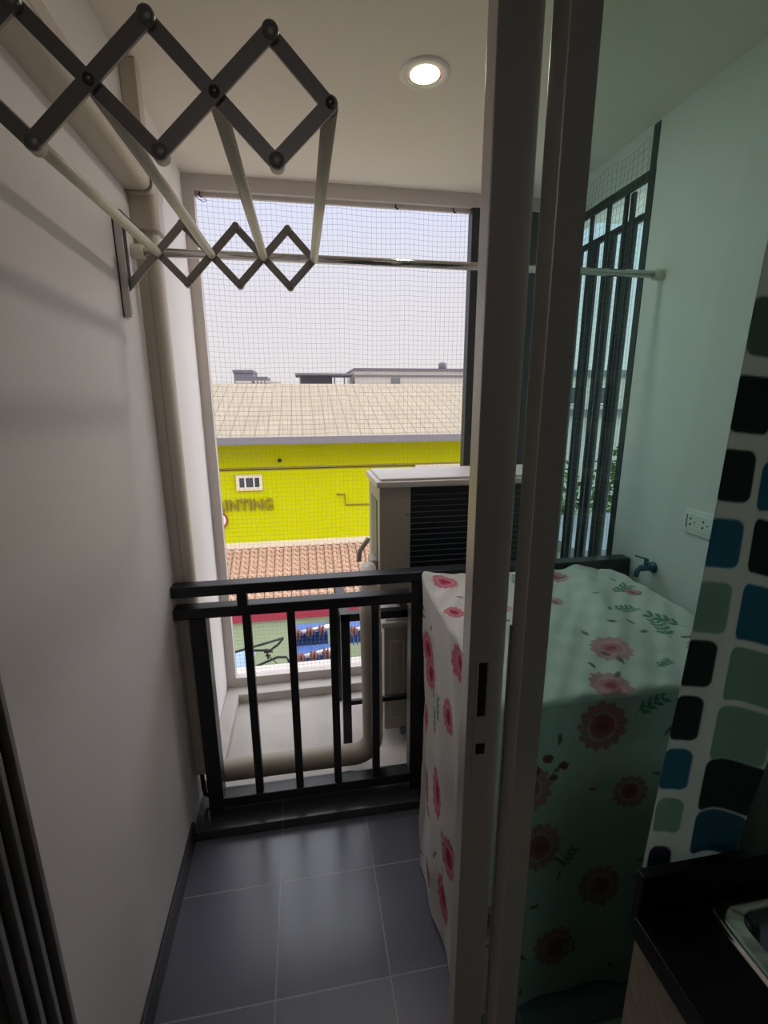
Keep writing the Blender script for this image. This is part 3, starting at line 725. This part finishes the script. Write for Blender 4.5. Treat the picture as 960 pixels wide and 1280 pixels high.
tag(cu, 'white curtain printed with rounded teal and dark squares, hanging behind worktop', 'curtain')
crod = empty('curtain_rod', (.7, YC, 2.14), 0, 'slim rod carrying the curtain with rounded squares', 'rod')
B((.7, YC, 2.14)).tube([(.45, YC, 2.13), (1.25, YC, 2.13)], .009, 12).build('rod', M['alu_l'], crod)

# ================================================================== outside
struct('ground', B().box(-90, 90, 3.5, 160, -9.4, -9.0), M['ground'])
gb = empty('green_building', (0, 14, -9), 0, 'lime green building with beige tiled roof across the way', 'building')
O = (0, 14, -9)
B(O).box(-14, 6.2, 14, 22, -9, .52).build('wall', M['green'], gb)
# main roof: slab from eave to ridge and down the back
b = B(O); b.prism([(13.35, .43), (19, 2.03), (24.6, .43), (24.6, .30), (19, 1.90), (13.35, .30)], 'X', -14.4, 6.7); 
rf = b.build('roof', M['beige_roof'], gb)
B(O).box(-14.4, 6.7, 13.27, 13.36, .26, .47, .01).build('gutter', M['grey'], gb)
def facade_window(x0, x1, z0, z1, bars):
    f = B(O).frame(x0, x1, z0, z1, 13.93, 14.0, .09).build('window_frame', M['cream'], gb)
    p = B(O).box(x0+.09, x1-.09, 13.965, 13.985, z0+.09, z1-.09).build('window_pane', M['pane'], f)
    for k in range(1, bars+1): x = x0+(x1-x0)*k/(bars+1); B(O).box(x-.02, x+.02, 13.95, 13.966, z0+.09, z1-.09).build('window_bar', M['porc'], f)
facade_window(-1.96, -1.22, -1.12, -.66, 2)
facade_window(3.35, 4.85, -1.35, -.50, 2)
B(O).box(-14, 6.2, 13.96, 14, -.50, -.455).build('cable_conduit', M['gold'], gb)
B(O).box(-14, 6.2, 13.955, 13.96, -.525, -.50).build('cable_conduit', M['cable'], gb)
b = B(O); b.tube([(.93, 13.97, -1.34), (1.18, 13.97, -1.34), (1.20, 13.97, -1.66), (2.2, 13.97, -1.68)], .022, 6); b.build('cable_conduit', M['gold'], gb)
B(O).lathe([(.06, -.05), (.06, .0)], (-.70, 14, -.27), 'Y', 12).build('wall_vent', M['dark'], gb)
# raised lettering
def text_mesh(s_, size, ext, m, loc, parent, O):
    cu_ = bpy.data.curves.new('txt', 'FONT'); cu_.body = s_; cu_.size = size; cu_.extrude = ext; cu_.offset = .006; cu_.space_character = 1.05
    to = bpy.data.objects.new('txt', cu_); COL.objects.link(to)
    bpy.context.view_layer.update()
    dg = bpy.context.evaluated_depsgraph_get(); me = bpy.data.meshes.new_from_object(to.evaluated_get(dg))
    bpy.data.objects.remove(to)
    me.transform(Matrix.Rotation(PI/2, 4, 'X')); me.materials.append(m)
    o = bpy.data.objects.new('sign_lettering', me); COL.objects.link(o); o.parent = parent; o.location = Vector(loc)-Vector(O); return o, me
to, me = text_mesh('PRINTING', .46, .04, M['gold'], (0, 13.96, -1.70), gb, O)
xs_ = [v.co.x for v in me.vertices]; sc_ = 1.83/(max(xs_)-min(xs_))
for v in me.vertices: v.co.x = (v.co.x-min(xs_))*sc_
to.location.x = -2.79
to['label'] = 'raised olive letters reading PRINTING'
em = B(O).lathe([(.0001, -.06), (.25, -.06), (.27, -.03), (.27, 0)], (-2.56, 14, -1.98), 'Y', 28).build('round_emblem', M['porc'], gb, label='round white emblem with a red ring')
B(O).lathe([(.235, -.062), (.235, -.068), (.275, -.068), (.28, -.02)], (-2.56, 14, -1.98), 'Y', 28, close=True).build('emblem_ring', M['red'], em)
B(O).lathe([(.06, -.062), (.06, -.066), (.12, -.066), (.12, -.062)], (-2.56, 14, -1.98), 'Y', 20, close=True).build('emblem_ring', M['red'], em)
# front lean-to with wavy terracotta tiles
ye, ze_, yt, zt = 11.62, -3.86, 14.0, -2.78
nx_, ny_ = 900, 13*3; x0_, x1_ = -10.0, 6.6
xsn = np.linspace(x0_, x1_, nx_); tt = np.array([(k+f)/13 for k in range(13) for f in (0.0, .5, .97)]+[1.0])
Xn, Tn = np.meshgrid(xsn, tt, indexing='ij')
row = (Tn*13+1e-6) % 1.0
Yn = ye+(yt-ye)*Tn-.03*np.sin(Xn*2*PI/.24); Zn = ze_+(zt-ze_)*Tn+.014*np.sin(Xn*2*PI/.24)+.045*(1-row)
Vt = np.stack([Xn, Yn, Zn], -1).reshape(-1, 3)-np.array(O)
ii, jj = np.meshgrid(np.arange(nx_-1), np.arange(ny_), indexing='ij'); q = ny_+1
Ft = np.stack([ii*q+jj, (ii+1)*q+jj, (ii+1)*q+jj+1, ii*q+jj+1], -1).reshape(-1, 4)
tm = mesh_np('tiled_canopy_roof', Vt, Ft, np.ones((len(Vt), 3)), M['terra'])
tro = bpy.data.objects.new('tiled_canopy_roof', tm); COL.objects.link(tro); tro.parent = gb
mdf = tro.modifiers.new('thickness', 'SOLIDIFY'); mdf.thickness = .04
B(O).box(-10, 6.6, 13.80, 14.0, -2.86, -2.70, .02).build('ridge_flashing', M['cream'], gb)
B(O).box(-10, 6.6, 11.60, 11.68, -4.16, -3.90, .01).build('canopy_fascia', M['red'], gb)
B(O).box(-10, 6.5, 11.75, 14, -9, -4.0).build('lower_wall', M['pgreen'], gb)

# far skyline (all just above the ridge of the green building)
def far(name, label, origin): return empty(name, origin, 0, label, 'building')
f1 = far('office_block', 'small grey stepped block on the skyline, left of the others', (-5.7, 60, -9)); O = (-5.7, 60, -9)
b = B(O).box(-7.75, -5.55, 60, 66, -9, 4.45).box(-5.55, -3.9, 60, 66, -9, 4.0); b.build('wall', M['farg'], f1)
B(O).box(-7.85, -5.50, 59.9, 66, 4.40, 4.75).build('roof_box', M['fard'], f1)
for i in range(5): B(O).box(-5.4+i*.42, -5.12+i*.42, 59.9, 60, 3.2, 3.55).build('window', M['farw'], f1)
B(O).box(-7.6, -5.7, 59.9, 60, 3.2, 3.5).build('window', M['farw'], f1)
B(O).box(-3.85, -2.5, 60, 63, -9, 3.45).build('annex', M['farw'], f1)
f2 = far('open_sided_shed', 'thin flat canopy with dark interior on the skyline, between block and long wall', (3, 60, -9)); O = (3, 60, -9)
B(O).box(-.6, 6.4, 59, 66, 4.15, 4.38).build('flat_roof', M['farg'], f2)
B(O).box(.0, 3.9, 61, 65, -9, 4.15).build('wall', M['fard'], f2)
for x in (-.1, 4.0, 5.2, 6.1): B(O).box(x, x+.16, 59.3, 59.5, -9, 4.15).build('post', M['farg'], f2)
f3 = far('long_white_building', 'long weathered white building on the skyline at the right', (14, 60, -9)); O = (14, 60, -9)
B(O).box(6.6, 25, 60, 70, -9, 4.95).build('wall', M['farw'], f3)
B(O).box(6.55, 25.1, 59.8, 70, 4.8, 5.05).build('parapet', M['farg'], f3)
B(O).box(6.6, 25, 59.85, 60, 4.1, 4.25).build('ledge', M['farg'], f3)
for x in (11.2,): B(O).box(x, x+1.1, 59.8, 59.99, 3.0, 3.9).build('window', M['farg'], f3)
b = B(O); b.lathe([(.55, 0), (.55, .9), (.3, 1.1)], (18.7, 63, 4.95), 'Z', 14); b.build('water_tank', M['farg'], f3)

# white buildings and trees seen between the louvres
def block(name, label, x0, x1, y0, y1, z1, m, fl):
    o = empty(name, ((x0+x1)/2, y0, -9), 0, label, 'building'); O = ((x0+x1)/2, y0, -9)
    B(O).box(x0, x1, y0, y1, -9, z1).build('wall', m, o)
    B(O).box(x0-.2, x1+.2, y0-.2, y1+.2, z1, z1+.35).build('roof_edge', M['farg'], o)
    for k in range(fl):
        z = z1-1.9-k*2.6
        n = int((x1-x0)/2.2)
        for i in range(n): xx = x0+.6+i*2.2; f = B(O).frame(xx, xx+1.2, z, z+1.2, y0-.06, y0, .08).build('window_frame', M['cream'], o); B(O).box(xx+.08, xx+1.12, y0-.03, y0-.01, z+.08, z+1.12).build('window_pane', M['pane'], f)
        B(O).box(x0, x1, y0-.5, y0, z-.45, z-.3).build('sun_shade', M['farg'], o)
    return o
block('apartment_block', 'pale apartment block glimpsed between the louvres on the right', 15, 34, 30, 40, 2.9, M['farw'], 1)
block('low_warehouse', 'low pale warehouse glimpsed low between the louvres', 7.6, 20, 11.5, 15, -3.0, M['farw'], 1)
def tree(x, y, h, r, label, seed):
    rg_ = random.Random(seed)
    t = empty('leafy_tree', (x, y, -9), 0, label, 'tree', 'trees beyond the louvres'); O = (x, y, -9)
    b = B(O).tube([(x, y, -9), (x+.1, y, -9+h*.3), (x-.05, y+.1, -9+h*.62)], .22, 10, r2=.1)
    for k in range(5):
        a = k*1.26; b.tube([(x, y, -9+h*.45), (x+math.cos(a)*r*.5, y+math.sin(a)*r*.5, -9+h*.72)], .07, 6, r2=.03)
    b.build('trunk', M['bark'], t)
    b = B(O)
    for k in range(1500):
        u = rg_.gauss(0, 1), rg_.gauss(0, 1), rg_.gauss(0, 1); n = math.sqrt(sum(q*q for q in u))+1e-6; s_ = r*(.55+.45*rg_.random())
        c = Vector((x+u[0]/n*s_, y+u[1]/n*s_, -9+h*.72+u[2]/n*s_*.8))-Vector(O)
        d1 = Vector((rg_.gauss(0, 1), rg_.gauss(0, 1), rg_.gauss(0, .6))).normalized(); d2 = d1.cross(Vector((rg_.random(), rg_.random(), 1))).normalized()
        l = .16+.1*rg_.random()
        vv = [b.bm.verts.new(c+d1*l), b.bm.verts.new(c+d2*l*.5), b.bm.verts.new(c-d1*l), b.bm.verts.new(c-d2*l*.5)]; b.bm.faces.new(vv)
    b.build('crown', M['leaf'], t)
tree(9.4, 18.5, 8.5, 2.8, 'green tree left of the pair beyond the louvres', 3)
tree(15.4, 18.5, 8.9, 2.9, 'green tree right of the pair beyond the louvres', 4)

# street electrics close below the opening
def transformer(x, y, z, label):
    o = empty('electrical_transformer', (x, y, z), 0, label, 'transformer', 'blue transformers by the street cables'); O = (x, y, z)
    B(O).box(x-.20, x+.20, y, y+.22, z-.19, z-.02, .01).build('tank', M['blue'], o)
    b = B(O)
    for k in range(9): xx = x-.19+k*.0475; b.box(xx-.006, xx+.006, y-.06, y, z-.185, z-.03)
    b.build('cooling_fins', M['blue'], o)
    B(O).tube([(x-.22, y-.06, z-.005), (x+.24, y+.02, z+.035)], .022, 10).build('crossarm', M['porc'], o)
    for k in range(3):
        xx = x-.14+k*.135; zz = z+.012+k*.012
        prof = [(.014, -.045), (.030, -.040), (.066, -.022), (.070, -.014), (.034, -.008), (.034, .002), (.060, .012), (.064, .020), (.026, .030), (.014, .045)]
        b = B(O).lathe(prof, (xx, y-.07, zz), 'X', 18); b.build('bushing', M['brown'], o)
    return o
transformer(-.01, 5.0, -1.10, 'upper of two blue finned transformers with brown insulators below opening')
transformer(.02, 4.60, -1.17, 'lower of two blue finned transformers with brown insulators below opening')
transformer(.62, 5.0, -1.12, 'blue finned transformer glimpsed behind the black stand')
b = B((-.5, 3.5, -.45)).tube([(-1.2, 3.5, -.62), (-.62, 3.5, -.455), (-.42, 3.5, -.41), (-.22, 3.5, -.365), (-.27, 3.5, -.42), (-.33, 3.5, -.462), (-.42, 3.5, -.455), (-.48, 3.5, -.450)], .010, 8)
tag(b.build('street_cable', M['cable']), 'upper black cable looping back on itself below the opening', 'cable', 'black street cables below the opening')
b = B((-.5, 3.5, -.6)).tube([(-1.2, 3.5, -.78), (-.60, 3.5, -.64), (-.40, 3.5, -.575), (-.28, 3.5, -.530), (-.21, 3.5, -.535), (-.19, 3.5, -.57), (-.195, 3.5, -.61)], .010, 8)
tag(b.build('street_cable', M['cable']), 'lower black cable with a curled end below the opening', 'cable', 'black street cables below the opening')
b = B((-.34, 3.488, -.5)); b.tube([(-.36, 3.488, -.440), (-.35, 3.488, -.53)], .008, 6); b.tube([(-.38, 3.488, -.47), (-.31, 3.488, -.47)], .008, 6); b.tube([(-.35, 3.488, -.50), (-.28, 3.47, -.57)], .004, 6); b.tube([(-.37, 3.488, -.50), (-.33, 3.488, -.50)], .008, 6)
tag(b.build('cable_clamp', M['cable']), 'small dark clamp hanging from the upper looping cable', 'clamp')
b = B((-1.0, 5.2, -1.4)); b.prism([(5.2, -1.62), (5.2, -1.64), (5.5, -1.575), (5.5, -1.555)], 'X', -1.35, -.70)
tag(b.build('awning_sheet', M['pblue']), 'pale blue awning sheet low at the left below the cables', 'awning')
b = B((-.72, 3.4, -.72)); b.lathe([(.0001, -.05), (.05, -.05), (.06, .0), (.055, .04), (.0001, .05)], (-.59, 3.42, -.70), 'Z', 16)
tag(b.build('plastic_tub', M['pinkb']), 'faded pink tub at the lower left corner of the opening', 'tub')
